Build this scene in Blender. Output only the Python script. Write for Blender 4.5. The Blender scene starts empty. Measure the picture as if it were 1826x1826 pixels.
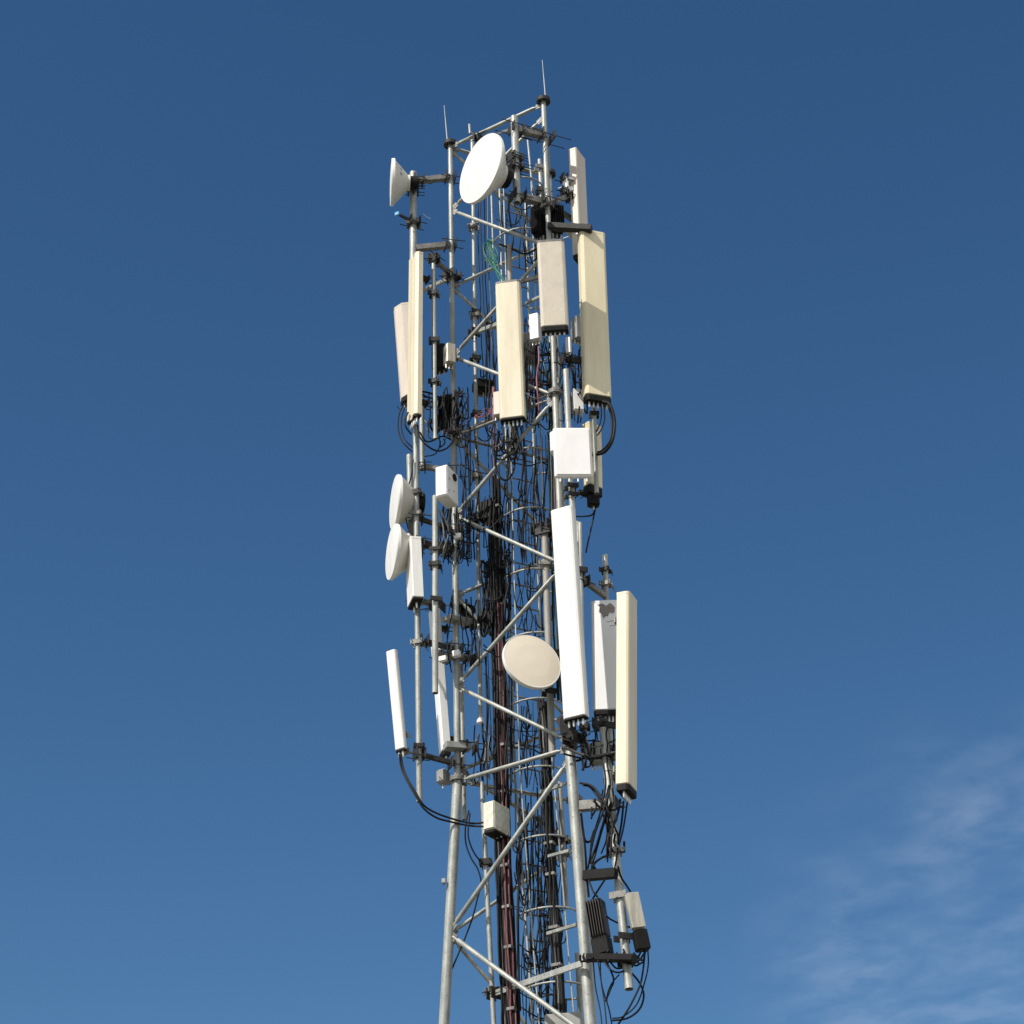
import bpy, math, random
from mathutils import Vector, Matrix
V = Vector
R = math.radians
rnd = random.Random(7)
sc = bpy.context.scene
col = sc.collection

# ------------------------------------------------------------ camera
IMG = 1826.0
FPX = 3840.0
PITCH = R(30.6)
ROLL = R(1.57)
CAM = V((0, 0, 1.6))
R0 = V((1, 0, 0)); F0 = V((0, math.cos(PITCH), math.sin(PITCH))); U0 = R0.cross(F0)
CR = R0 * math.cos(ROLL) - U0 * math.sin(ROLL)
CU = U0 * math.cos(ROLL) + R0 * math.sin(ROLL)
cd = bpy.data.cameras.new('camera'); cam = bpy.data.objects.new('camera', cd); col.objects.link(cam)
cd.sensor_width = 36; cd.lens = FPX / IMG * 36; cd.clip_start = .1; cd.clip_end = 20000
m = Matrix((CR, CU, -F0)).transposed().to_4x4(); m.translation = CAM
cam.matrix_world = m
sc.camera = cam

def W(x, y, Y):
    """measured point of the photograph -> place on the upright plane Y metres from the camera"""
    d = CR * ((x - IMG / 2) / FPX) + CU * ((IMG / 2 - y) / FPX) + F0
    return CAM + d * (Y / d.y)
def PX(p):
    d = V(p) - CAM; z = d.dot(F0)
    return (IMG / 2 + FPX * d.dot(CR) / z, IMG / 2 - FPX * d.dot(CU) / z)

# ------------------------------------------------------------ light
SUN_EL, SUN_AZ = R(45.5), R(-46)           # azimuth measured from the direction back to the camera, to its left
SUND = V((math.sin(SUN_AZ) * math.cos(SUN_EL), -math.cos(SUN_AZ) * math.cos(SUN_EL), math.sin(SUN_EL)))
wd = bpy.data.worlds.new('World'); sc.world = wd; wd.use_nodes = True
nt = wd.node_tree; N = nt.nodes; L = nt.links
for n in list(N): N.remove(n)
out = N.new('ShaderNodeOutputWorld'); bg = N.new('ShaderNodeBackground')
sky = N.new('ShaderNodeTexSky'); sky.sky_type = 'NISHITA'; sky.sun_disc = False
sky.sun_elevation = SUN_EL; sky.sun_rotation = math.atan2(SUND.x, SUND.y)
sky.air_density = 1.0; sky.dust_density = .1; sky.ozone_density = 1.6; sky.altitude = 200
SKYS = .075
bg.inputs[1].default_value = SKYS
# thin wispy cloud low in the right of the view, on a high flat layer
tc = N.new('ShaderNodeTexCoord'); sep = N.new('ShaderNodeSeparateXYZ'); L.new(tc.outputs['Generated'], sep.inputs[0])
def M(op, a, b=None, c=None):
    n = N.new('ShaderNodeMath'); n.operation = op
    for i, v in enumerate((a, b, c)):
        if v is None: continue
        if isinstance(v, (int, float)): n.inputs[i].default_value = v
        else: L.new(v, n.inputs[i])
    return n.outputs[0]
zz = M('MAXIMUM', sep.outputs[2], .05)
cx = M('DIVIDE', sep.outputs[0], zz); cy = M('DIVIDE', sep.outputs[1], zz)
cmb = N.new('ShaderNodeCombineXYZ'); L.new(cx, cmb.inputs[0]); L.new(cy, cmb.inputs[1])
def noise(sc_, det, rough, dist, sx, sy, rot=0, off=(0, 0, 0)):
    mp = N.new('ShaderNodeMapping'); L.new(cmb.outputs[0], mp.inputs[0]); mp.inputs['Scale'].default_value = (sx, sy, 1)
    mp.inputs['Rotation'].default_value = (0, 0, rot); mp.inputs['Location'].default_value = off
    n = N.new('ShaderNodeTexNoise'); L.new(mp.outputs[0], n.inputs[0]); n.inputs['Scale'].default_value = sc_
    n.inputs['Detail'].default_value = det; n.inputs['Roughness'].default_value = rough; n.inputs['Distortion'].default_value = dist
    return n.outputs[0]
n1 = noise(9, 8, .55, .15, 1.0, .8, .9, (3.1, 1.2, 0)); n2 = noise(2.6, 4, .5, .3, 1, .7, 0, (.4, 2.2, 0))
cdir = (W(1810, 1730, 100) - CAM).normalized()
dt = N.new('ShaderNodeVectorMath'); dt.operation = 'DOT_PRODUCT'; L.new(tc.outputs['Generated'], dt.inputs[0]); dt.inputs[1].default_value = cdir
def ramp(v, a, b):
    n = N.new('ShaderNodeMapRange'); n.interpolation_type = 'SMOOTHSTEP'; L.new(v, n.inputs[0])
    n.inputs[1].default_value = a; n.inputs[2].default_value = b; return n.outputs[0]
mask = ramp(dt.outputs['Value'], math.cos(R(7.6)), math.cos(R(-1.0)))
cl = M('MULTIPLY', M('MULTIPLY', ramp(n1, .28, .78), mask), ramp(n2, .25, .6))
cl = M('MULTIPLY', cl, .20)
skc = N.new('ShaderNodeHueSaturation'); skc.inputs['Saturation'].default_value = 1.2; L.new(sky.outputs[0], skc.inputs['Color'])
tint = N.new('ShaderNodeMix'); tint.data_type = 'RGBA'; tint.blend_type = 'MULTIPLY'; tint.inputs[0].default_value = 1
L.new(skc.outputs[0], tint.inputs[6]); tint.inputs[7].default_value = (.80, .955, 1.02, 1)
mx = N.new('ShaderNodeMix'); mx.data_type = 'RGBA'; L.new(cl, mx.inputs[0]); L.new(tint.outputs[2], mx.inputs[6])
mx.inputs[7].default_value = (8.5, 9.6, 11.5, 1)
# unseen broken white clouds added behind and beside the viewer, to fill the shade
n3 = noise(1.6, 7, .55, .3, 1, 1, 0, (5.3, 1.7, 0))
dt2 = N.new('ShaderNodeVectorMath'); dt2.operation = 'DOT_PRODUCT'; L.new(tc.outputs['Generated'], dt2.inputs[0]); dt2.inputs[1].default_value = F0
cl2 = M('MULTIPLY', ramp(n3, .38, .56), ramp(dt2.outputs['Value'], math.cos(R(34)), math.cos(R(62))))
mx2 = N.new('ShaderNodeMix'); mx2.data_type = 'RGBA'; L.new(M('MULTIPLY', cl2, .9), mx2.inputs[0]); L.new(mx.outputs[2], mx2.inputs[6])
mx2.inputs[7].default_value = (13.5, 13.3, 13.0, 1)
L.new(mx2.outputs[2], bg.inputs[0]); L.new(bg.outputs[0], out.inputs[0])
sd = bpy.data.lights.new('sun', 'SUN'); sd.energy = 4.3; sd.angle = R(.53); sd.color = (1, .955, .88)
so = bpy.data.objects.new('sun', sd); col.objects.link(so); so.rotation_euler = SUND.to_track_quat('Z', 'Y').to_euler()
sc.view_settings.view_transform = 'Standard'; sc.view_settings.look = 'None'
sc.view_settings.exposure = .27; sc.view_settings.gamma = 1
sc.cycles.max_bounces = 5

# ------------------------------------------------------------ materials
def mat(name, c, c2=None, rough=.5, metal=0, scale=8, stretch=(1, 1, 1), lo=.35, hi=.65, bump=0, speck=None, det=5, spec=.5):
    mt = bpy.data.materials.new(name); mt.use_nodes = True; t = mt.node_tree; b = t.nodes['Principled BSDF']
    b.inputs['Roughness'].default_value = rough; b.inputs['Metallic'].default_value = metal
    b.inputs['Specular IOR Level'].default_value = spec
    c = tuple(c) + (1,)
    if c2 is None: b.inputs['Base Color'].default_value = c; return mt
    tc = t.nodes.new('ShaderNodeTexCoord'); mp = t.nodes.new('ShaderNodeMapping'); mp.inputs['Scale'].default_value = stretch
    t.links.new(tc.outputs['Object'], mp.inputs[0])
    n = t.nodes.new('ShaderNodeTexNoise'); n.inputs['Scale'].default_value = scale; n.inputs['Detail'].default_value = det; n.inputs['Roughness'].default_value = .65
    t.links.new(mp.outputs[0], n.inputs[0])
    r = t.nodes.new('ShaderNodeValToRGB'); r.color_ramp.elements[0].position = lo; r.color_ramp.elements[1].position = hi
    r.color_ramp.elements[0].color = c; r.color_ramp.elements[1].color = tuple(c2) + (1,)
    t.links.new(n.outputs[0], r.inputs[0]); o = r.outputs[0]
    if speck:
        n2 = t.nodes.new('ShaderNodeTexNoise'); n2.inputs['Scale'].default_value = speck[0]; n2.inputs['Detail'].default_value = 3
        t.links.new(tc.outputs['Object'], n2.inputs[0])
        r2 = t.nodes.new('ShaderNodeValToRGB'); r2.color_ramp.elements[0].position = speck[1]; r2.color_ramp.elements[1].position = speck[2]
        t.links.new(n2.outputs[0], r2.inputs[0])
        mx = t.nodes.new('ShaderNodeMix'); mx.data_type = 'RGBA'; t.links.new(r2.outputs[0], mx.inputs[0]); t.links.new(o, mx.inputs[6])
        mx.inputs[7].default_value = tuple(speck[3]) + (1,); o = mx.outputs[2]
    t.links.new(o, b.inputs['Base Color'])
    if bump:
        bp = t.nodes.new('ShaderNodeBump'); bp.inputs['Strength'].default_value = bump; bp.inputs['Distance'].default_value = .01
        t.links.new(n.outputs[0], bp.inputs['Height']); t.links.new(bp.outputs[0], b.inputs['Normal'])
    return mt
GALV = mat('galvanised_steel', (.20, .21, .195), (.42, .43, .395), .5, .25, 9, (1, 1, .35), .3, .7, .1, (45, .58, .72, (.20, .165, .13)))
GALD = mat('shaded_weathered_steel', (.09, .088, .08), (.24, .235, .22), .55, .3, 14, (1, 1, .5), .3, .7, .15, (45, .60, .72, (.16, .10, .06)))  # galvanised steel with rust flecks, darkened to carry the brackets' underside shade
DARK = mat('shaded_dark_steel', (.012, .012, .012), (.04, .038, .035), .6, 0, 18, (1, 1, 1), .3, .7, spec=.25)  # dark steel, made blacker to include shade on bracket undersides
BRN = mat('brownish_primed_steel', (.20, .185, .16), (.33, .31, .275), .6, .1, 8, (1, 1, .3), .3, .7)
CREAM = mat('cream_radome', (.55, .48, .34), (.66, .60, .455), .5, 0, 9, (1, 1, .12), .3, .7, 0, (50, .64, .76, (.45, .37, .25)))
CREAM2 = mat('yellowed_radome', (.60, .525, .345), (.71, .635, .445), .5, 0, 9, (1, 1, .12), .3, .7, 0, (48, .64, .76, (.46, .39, .26)))
STONE = mat('speckled_grey_radome', (.52, .455, .355), (.65, .58, .475), .6, 0, 70, (1, 1, 1), .32, .66, 0, (6, .45, .75, (.50, .45, .38)))
PINK = mat('faded_pinkish_radome', (.51, .44, .365), (.62, .55, .465), .5, 0, 4, (1, 1, .25), .3, .7, 0, (50, .66, .8, (.5, .42, .36)))
WHITE = mat('white_radome', (.64, .63, .59), (.76, .75, .71), .45, 0, 8, (1, 1, .15), .3, .7, 0, (40, .66, .78, (.48, .45, .40)))
WHITEB = mat('white_painted_box', (.70, .68, .66), (.79, .77, .75), .4, 0, 6, (1, 1, .5), .3, .7)
GREYP = mat('grey_radome_with_stain', (.70, .70, .69), (.78, .78, .77), .5, 0, 3, (1, 1, .3), .3, .7)
DIRTYW = mat('dirty_white_cabinet', (.66, .65, .55), (.42, .40, .32), .6, 0, 26, (1, 1, .8), .42, .75)
BEIGE = mat('beige_dish_cover', (.66, .58, .46), (.71, .63, .51), .6, 0, 3, (1, 1, 1), .3, .7)
SHROUD = mat('shroud_paint', (.52, .49, .43), (.63, .60, .54), .5, 0, 5, (1, 1, .4), .3, .7)
CABLE = mat('black_cable_sheath', (.004, .004, .005), (.009, .009, .010), .55, 0, 20, (1, 1, 1), .3, .7, spec=.2)
CABLEG = mat('grey_cable_sheath', (.05, .05, .05), (.13, .12, .115), .5, 0, 20, (1, 1, .3), .3, .7)
RED = mat('maroon_cable_sheath', (.045, .014, .015), (.17, .042, .045), .5, 0, 9, (1, 1, .4), .3, .7)
PINKW = mat('pink_wire', (.22, .07, .09), None, .5)
GREENW = mat('green_wire', (.014, .15, .105), None, .5)
GREEND = mat('dark_green_wire', (.012, .07, .045), None, .5)
BLUE = mat('blue_strap', (.06, .30, .55), None, .5)
ALU = mat('cast_aluminium_unit', (.30, .28, .23), (.48, .45, .37), .45, .35, 22, (1, 1, .15), .35, .65)
FINM = mat('brown_heat_sink', (.008, .007, .006), (.03, .022, .017), .5, .2, 12, (1, 1, .2), .3, .7)
BOXG = mat('grey_unit_paint', (.20, .20, .19), (.32, .32, .30), .5, 0, 10, (1, 1, .5), .3, .7)
CONN = mat('silver_connector', (.55, .54, .50), None, .35, .7)
BLACKSHADE = mat('black_plastic_and_shade', (.005, .005, .005), (.012, .011, .010), .6, 0, 15, (1, 1, 1), .3, .7, spec=.15)  # black plastic parts, also painted shade on two beams and the panel ends
STAIN = mat('dried_droppings', (.16, .13, .11), (.30, .27, .25), .9, 0, 40, (1, 1, 1), .3, .7)
GRASS = mat('pale_gravel_yard', (.10, .098, .075), (.17, .16, .13), .95, 0, .8, (1, 1, 1), .3, .7)

# ------------------------------------------------------------ mesh helpers
class MB:
    def __init__(s): s.v = []; s.f = []; s.sm = []
    def add(s, vs, fs, smooth=False):
        o = len(s.v); s.v += [V(v) for v in vs]; s.f += [tuple(i + o for i in f) for f in fs]; s.sm += [smooth] * len(fs); return s
    def tube(s, pts, r, seg=12, caps=True, hollow=False):
        pts = [V(p) for p in pts]; n = len(pts); rs = r if isinstance(r, (list, tuple)) else [r] * n
        t0 = (pts[1] - pts[0]).normalized()
        a = V((0, 0, 1)) if abs(t0.z) < .9 else V((1, 0, 0))
        u = t0.cross(a).normalized(); vs = []; rings = []
        for i in range(n):
            t = ((pts[min(i + 1, n - 1)] - pts[max(i - 1, 0)])).normalized()
            u = (u - t * u.dot(t)).normalized(); w = t.cross(u)
            ring = [pts[i] + (u * math.cos(2 * math.pi * k / seg) + w * math.sin(2 * math.pi * k / seg)) * rs[i] for k in range(seg)]
            rings.append(ring); vs += ring
        fs = [(i * seg + k, i * seg + (k + 1) % seg, (i + 1) * seg + (k + 1) % seg, (i + 1) * seg + k) for i in range(n - 1) for k in range(seg)]
        s.add(vs, fs, True)
        if caps:
            s.add(rings[0], [tuple(range(seg))[::-1]])
            if not hollow: s.add(rings[-1], [tuple(range(seg))])
            else:
                t = (pts[-1] - pts[-2]).normalized(); c = pts[-1]
                inn = [c + (p - c) * .82 for p in rings[-1]]; deep = [p - t * .14 for p in inn]
                s.add(rings[-1] + inn, [(k, (k + 1) % seg, seg + (k + 1) % seg, seg + k) for k in range(seg)])
                s.add(inn + deep, [(k, (k + 1) % seg, seg + (k + 1) % seg, seg + k) for k in range(seg)], True)
                s.add(deep, [tuple(range(seg))])
        return s
    def box(s, c, dims, ax=None, bev=0):
        X, Y_, Z = ax if ax else (V((1, 0, 0)), V((0, 1, 0)), V((0, 0, 1)))
        a, b, h = [d / 2 for d in dims]; c = V(c)
        if bev <= 0:
            P = [c + X * (i * a) + Y_ * (j * b) + Z * (k * h) for i in (-1, 1) for j in (-1, 1) for k in (-1, 1)]
            return s.add(P, [(0, 1, 3, 2), (4, 6, 7, 5), (0, 4, 5, 1), (2, 3, 7, 6), (0, 2, 6, 4), (1, 5, 7, 3)])
        prof = [(-a + bev, -b), (a - bev, -b), (a, -b + bev), (a, b - bev), (a - bev, b), (-a + bev, b), (-a, b - bev), (-a, -b + bev)]
        return s.prism(prof, c, X, Y_, Z, -h, h, bev)
    def prism(s, prof, c, X, Y_, Z, z0, z1, bev=0, smooth=False):
        n = len(prof); lev = [(z0, bev), (z0 + bev, 0), (z1 - bev, 0), (z1, bev)] if bev > 0 else [(z0, 0), (z1, 0)]
        ex = max(abs(p[0]) for p in prof); ey = max(abs(p[1]) for p in prof); vs = []
        for z, ins in lev:
            for p in prof: vs.append(c + X * (p[0] * (ex - ins) / ex) + Y_ * (p[1] * (ey - ins) / ey) + Z * z)
        for i in range(len(lev) - 1):
            s.add([vs[i * n + k] for k in range(n)] + [vs[(i + 1) * n + k] for k in range(n)],
                  [(k, (k + 1) % n, n + (k + 1) % n, n + k) for k in range(n)], smooth)
        s.add(vs[:n], [tuple(range(n))[::-1]]); s.add(vs[-n:], [tuple(range(n))]); return s
    def lathe(s, c, axis, prof, seg=40, smooth=True, capend=True):
        axis = axis.normalized(); u = axis.cross(V((0, 0, 1)) if abs(axis.z) < .99 else V((1, 0, 0))).normalized(); w = axis.cross(u)
        for i in range(len(prof) - 1):
            (d0, r0), (d1, r1) = prof[i], prof[i + 1]
            A = [c + axis * d0 + (u * math.cos(2 * math.pi * k / seg) + w * math.sin(2 * math.pi * k / seg)) * r0 for k in range(seg)]
            B = [c + axis * d1 + (u * math.cos(2 * math.pi * k / seg) + w * math.sin(2 * math.pi * k / seg)) * r1 for k in range(seg)]
            s.add(A + B, [(k, (k + 1) % seg, seg + (k + 1) % seg, seg + k) for k in range(seg)], smooth)
            if i == 0 and r0 > 0: s.add(A, [tuple(range(seg))])
            if i == len(prof) - 2 and r1 > 0: s.add(B, [tuple(range(seg))])
        return s
    def build(s, name, material, parent=None, loc=None):
        base = WLOC.get(parent.name, V((0, 0, 0))) if parent else (loc or V((0, 0, 0)))
        me = bpy.data.meshes.new(name); me.from_pydata([tuple(v - base) for v in s.v], [], s.f)
        me.polygons.foreach_set('use_smooth', s.sm); me.materials.append(material); me.validate(); me.update()
        o = bpy.data.objects.new(name, me); col.objects.link(o)
        if parent: o.parent = parent
        else: o.location = base
        WLOC[o.name] = base
        return o
WLOC = {}
def thing(name, label, cat, loc, group=None):
    o = bpy.data.objects.new(name, None); col.objects.link(o); o.location = loc; o.empty_display_size = .1
    o['label'] = label; o['category'] = cat
    if group: o['group'] = group
    WLOC[o.name] = V(loc); return o
def tag(o, label, cat, group=None, kind=None):
    if label: o['label'] = label
    if cat: o['category'] = cat
    if group: o['group'] = group
    if kind: o['kind'] = kind
    return o
UP = V((0, 0, 1))
def yawax(a, axis=UP):
    a = R(a); n = V((math.sin(a), -math.cos(a), 0)); axis = axis.normalized()
    n = (n - axis * n.dot(axis)).normalized(); w = n.cross(axis) * -1
    w = axis.cross(n)      # axis x n
    if w.dot(V((math.cos(a), math.sin(a), 0))) < 0: w = -w
    return w, n, axis
def spline(pts, k=8):
    pts = [V(p) for p in pts]
    if len(pts) < 3: return pts
    P = [pts[0] * 2 - pts[1]] + pts + [pts[-1] * 2 - pts[-2]]; o = []
    for i in range(1, len(P) - 2):
        a, b, c, d = P[i - 1:i + 3]
        for j in range(k):
            t = j / k
            o.append(.5 * ((2 * b) + (c - a) * t + (2 * a - 5 * b + 4 * c - d) * t * t + (3 * b - a - 3 * c + d) * t ** 3))
    return o + [pts[-1]]

# ------------------------------------------------------------ ground
g = MB().add([(-4000, -4000, 0), (4000, -4000, 0), (4000, 4000, 0), (-4000, 4000, 0)], [(0, 1, 2, 3)]).build('ground', GRASS)
tag(g, None, None, kind='structure')

# ------------------------------------------------------------ lattice tower
YA = 21.0; LSIDE = 1.40; PSI = R(33)
A0 = W(803, 257, YA); ztop = A0.z
XA = V((A0.x, A0.y)); XB = XA + V((math.cos(PSI), -math.sin(PSI))) * LSIDE
XC = XA + V((math.cos(R(60) - PSI), math.sin(R(60) - PSI))) * LSIDE
CEN = (XA + XB + XC) / 3
zj = W(812, 1390, YA).z
SPL = .063
LEG = {'A': XA, 'B': XB, 'C': XC}
def leg(k, z):
    b = LEG[k]; d = (b - CEN).normalized()
    p = b + d * (SPL * max(0, zj - z)); return V((p.x, p.y, z))
def zat(k, y):      # height on a leg at a measured picture row
    lo, hi = 0, 25
    for _ in range(40):
        mid = (lo + hi) / 2
        if PX(leg(k, mid))[1] > y: lo = mid
        else: hi = mid
    return lo
zmid = zat('B', 701); zm0 = zat('A', 515)
tower = thing('lattice_tower', 'tall three-legged galvanised steel lattice tower carrying all the antennas', 'tower', (CEN.x, CEN.y, 0))
for k in 'ABC':
    mb = MB(); mb.tube([leg(k, ztop), leg(k, zmid)], .031, 14).tube([leg(k, zmid), leg(k, zj)], .037, 14).tube([leg(k, zj), leg(k, 0)], .053, 16)
    o = mb.build('leg', GALV, tower)
    for z, r in ((ztop, .085), (zmid, .082), (zj, .085)):
        f = MB()
        f.lathe(leg(k, z), UP, [(-.024, 0.03), (-.024, r), (-.002, r), (-.002, r * .985), (.002, r * .985), (.002, r), (.024, r), (.024, .03)], 24, False)
        for q in range(6):
            a = q * math.pi / 3 + .3; c = leg(k, z) + V((math.cos(a) * r * .78, math.sin(a) * r * .78, 0))
            f.tube([c + UP * .045, c - UP * .045], .008, 6)
        f.build('flange', GALD if z < ztop else DARK, o)
def brace(p0, p1, r=.023, mt=GALV, name='brace'):
    d = (p1 - p0).normalized(); a = p0 + d * .05; b = p1 - d * .05
    mb = MB().tube([a, a + d * .07, a + d * .10, b - d * .10, b - d * .07, b], [r * .5, r * .5, r, r, r * .5, r * .5], 10)
    o = mb.build(name, mt, tower)
    side = d.cross(UP).normalized()
    for c in (p0 + d * .055, p1 - d * .055):
        MB().box(c, (.11, .012, .075), (d, side, d.cross(side))).build('gusset_plate', GALD, o)
    return o
def strut(k1, k2, z, r=.021, mt=GALV): return brace(leg(k1, z), leg(k2, z), r, mt, 'strut')
zb = lambda y: zat('B', y); za = lambda y: zat('A', y); zc = lambda y: zat('C', y)
nodes = [('B', zb(205)), ('A', za(375)), ('B', zb(440)), ('A', za(636)), ('B', zb(706)), ('A', za(920)), ('B', zb(1006)), ('A', za(1224)), ('B', zb(1322))]
for i in range(len(nodes) - 1): brace(leg(*nodes[i]) - UP * (.03 if i % 2 == 0 else .0), leg(*nodes[i + 1]))
low = [('B', zb(1352)), ('A', za(1662)), ('B', zb(1852))]; z = low[-1][1]
while z > 1.6: z -= 1.5; low.append(('A' if low[-1][0] == 'B' else 'B', max(z, .2)))
for i in range(len(low) - 1): brace(leg(*low[i]) - UP * (.02 if i % 2 else 0), leg(*low[i + 1]), .026)
nc = [('A', ztop - .1), ('C', zc(430)), ('A', za(512)), ('C', zc(690)), ('A', za(778)), ('C', zc(985)), ('A', za(1062)), ('C', zc(1290)), ('A', za(1376)), ('C', zj - .5), ('A', zj - 1.7)]
z = nc[-1][1]
while z > 1.8: z -= 1.6; nc.append(('A' if nc[-1][0] == 'C' else 'C', max(z, .2)))
for i in range(len(nc) - 1): brace(leg(*nc[i]), leg(*nc[i + 1]), .021)
zz_ = ztop - .25; kk = 'B'; 
while zz_ > 1.3:
    k2 = 'C' if kk == 'B' else 'B'; nz = zz_ - (.95 if zz_ > zj else 1.3)
    brace(leg(kk, zz_), leg(k2, nz), .021); zz_ = nz; kk = k2
for a, b in ('AB', 'AC', 'BC'):
    strut(a, b, ztop - .05, .024); strut(a, b, zj - .02, .023)
    strut(a, b, zmid - .06, .019, GALD)

# lightning rods
for k, x, y, yp, lab in (('A', 792, 188, 252, 'thin lightning rod on the left tower leg cap, above the big white dish level'),
                     ('B', 967, 107, 180, 'thin lightning rod on the right tower leg, highest point of all')):
    p = leg(k, ztop) + V((-.035 if k == 'A' else .03, 0, .02)); t = W(x, y, p.y)
    MBx = MB().tube([p, p + (t - p) * .5, t], [.009, .007, .004], 8)
    o = MBx.build('lightning_rod', GALV, None, p); tag(o, lab, 'lightning rod', 'lightning rods on the tower top')

# ------------------------------------------------------------ ladder with cage
ld = V((math.cos(R(27)), math.sin(R(27)), 0)); ln = V((math.sin(R(27)), -math.cos(R(27)), 0))
LT = W(893, 330, 21.2); LJ = W(918, 1378, 21.2); LB = W(951, 1826, 21.05)
LT = V((LJ.x, LJ.y, LT.z)) if abs(LT.x - LJ.x) < .2 else LT
LB = LB + (LB - LJ) * .05
GZ = LB + (LB - LJ) * (LB.z / (LJ.z - LB.z)) * .97
def lax(z):
    if z > LJ.z: t = (z - LJ.z) / (LT.z - LJ.z); return LJ.lerp(LT, t)
    t = (LJ.z - z) / (LJ.z - GZ.z); return LJ.lerp(GZ, t)
lad = thing('caged_ladder', 'climbing ladder with hoop cage running up inside the tower', 'ladder', lax(.3))
LW = .36
for s_ in (0, 1):
    MB().tube([lax(LT.z) + ld * LW * s_, LJ + ld * LW * s_, lax(.2) + ld * LW * s_], .014, 8).build('rail', GALV, lad)
z = LT.z - .1; i = 0
while z > .5 and i < 95:
    p = lax(z); MB().tube([p, p + ld * LW], .0095, 6).build('rung', GALD, lad); z -= .28 if z > LB.z else .6; i += 1
HR = .33
def hoop(z, r=HR):
    c0 = lax(z) + ld * LW / 2
    pts = [c0 - ld * LW / 2]
    for k in range(0, 15):
        a = math.pi * (k / 14) ; pts.append(c0 + ln * .12 + ld * (-math.cos(a) * r) + ln * (math.sin(a) * r * 1.25))
    pts.append(c0 + ld * LW / 2); return pts
hz = []
z = zat('A', 392) 
y0 = LJ.z
c = W(969, 1477, 21.0 - .45).z
zz_ = c
while zz_ < LT.z: hz.append(zz_); zz_ += .79
zz_ = c - .79
while zz_ > 2.4: hz.append(zz_); zz_ -= .79
for z in hz:
    MB().tube(hoop(z), .0115, 7).build('hoop', GALV, lad)
zlo = min(hz); zhi = max(hz)
for fr in (.16, .5, .84):
    pts = []
    for z in (zhi, LJ.z, zlo):
        h = hoop(z); a = math.pi * fr; c0 = lax(z) + ld * LW / 2
        pts.append(c0 + ln * .12 + ld * (-math.cos(a) * HR * .97) + ln * (math.sin(a) * HR * 1.21))
    MB().tube(pts, .0095, 6).build('cage_strap', GALV, lad)

# ------------------------------------------------------------ clamps and poles
def clampmesh(mb, c, r, az=0, rods=True, big=1.0, rl=.16):
    w, n, _ = yawax(az)
    for s_ in (-1, 1):
        mb.box(c + n * (s_ * (r + .014)), (r * 2 + .07 * big, .018, .055 * big), (w, n, UP), .003)
    if rods:
        for s_ in (-1, 1):
            for dz in (-.018 * big, .018 * big):
                p = c + w * (s_ * (r + .016 * big)) + UP * dz
                mb.tube([p + n * (r + .05), p - n * (r + rl)], .0055, 5)
    return mb
def pole(label, top, bot, r, Y, Y2=None, mt=GALV, clamps=(), hollow=True, name='mounting_pole', grp='mounting poles clamped round the tower', caz=0):
    Y2 = Y if Y2 is None else Y2
    T = W(top[0], top[1], Y); B = W(bot[0], bot[1], Y2)
    o = thing(name, label, 'pole', B, grp)
    MB().tube([T, B], r, 14, True, hollow).build('pipe', mt, o)
    for cy in clamps:
        cy, big = cy if isinstance(cy, tuple) else (cy, 1)
        t = (cy - top[1]) / (bot[1] - top[1]); c = T.lerp(B, t)
        clampmesh(MB(), c, r, caz + rnd.uniform(-25, 25), rnd.random() < .75, big * rnd.uniform(.75, 1.25), rnd.uniform(.05, .16)).build('clamp', rnd.choice((DARK, DARK, GALD)), o)
    return T, B
def arm(label, p0, p1, w=.06, h=.06, mt=GALD, clamp0=.05, clamp1=.05, grp='steel outrigger arms bolted to the legs', rl=.13, az=None):
    P0 = W(*p0); P1 = W(*p1)
    d = (P1 - P0).normalized(); side = d.cross(UP).normalized(); up = side.cross(d)
    o = MB().box(P0.lerp(P1, .5), ((P1 - P0).length, w, h), (d, side, up), .003).build('mounting_arm', mt, tower)
    for c, s_ in ((P0, clamp0), (P1, clamp1)):
        if not s_: continue
        mb = MB(); a = math.degrees(math.atan2(d.x, -d.y)) if az is None else az
        wv, n, _ = yawax(a)
        for q in (-1, 1): mb.box(c + n * (q * (s_ + .006)), (s_ * 2 + .07, .014, .12), (wv, n, UP), .003)
        for q in (-1, 1):
            for dz in (rnd.choice((-.03, .03)),):
                p = c + wv * (q * (s_ + .018)) + UP * dz
                mb.tube([p + n * (s_ + rl * rnd.uniform(.5, 1)), p - n * (s_ + rl * rnd.uniform(.5, 1))], .006, 5)
        mb.build('clamp_plate', DARK, o)
    return o

pole('thick grey pipe holding the small side-facing dish, left of the tower top', (737, 308), (737, 610), .045, 20.9, clamps=((402, 1),), hollow=False)
pole('long slim pipe below the leftmost cream panel, reaching down past the narrow white antenna', (741, 758), (748, 1430), .032, 20.85, clamps=(890, 930, 1163, 1340))
pole('short pipe end just right of the long left pipe, under the cream panel', (751, 620), (753, 838), .030, 21.1)
pole('pipe behind the two stacked white drum dishes', (730, 812), (735, 1015), .036, 21.15, clamps=(895, 905, 962), hollow=False)
pole('slim pipe between the left cream panel and the left tower leg', (773, 458), (776, 783), .026, 20.75, clamps=((460, 1.3), 527, 612, 685))
pole('pipe running down below the deep white box, open at its lower end', (776, 885), (776, 1236), .034, 20.6, clamps=(985, 1012, 1075))
pole('slim pipe beside the left leg just above the bolted flange', (822, 1185), (828, 1462), .026, 21.25, clamps=(1330, 1385))
T_h, B_h = pole('thick bright pipe right of the biggest dish, open at its lower end', (917, 209), (922, 362), .046, 20.05, clamps=((281, 1.2), (300, 1.5)), caz=-50)
pole('brown pipe rising behind the centre cream panel', (908, 438), (915, 800), .030, 20.5, mt=BRN, clamps=(790,))
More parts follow.
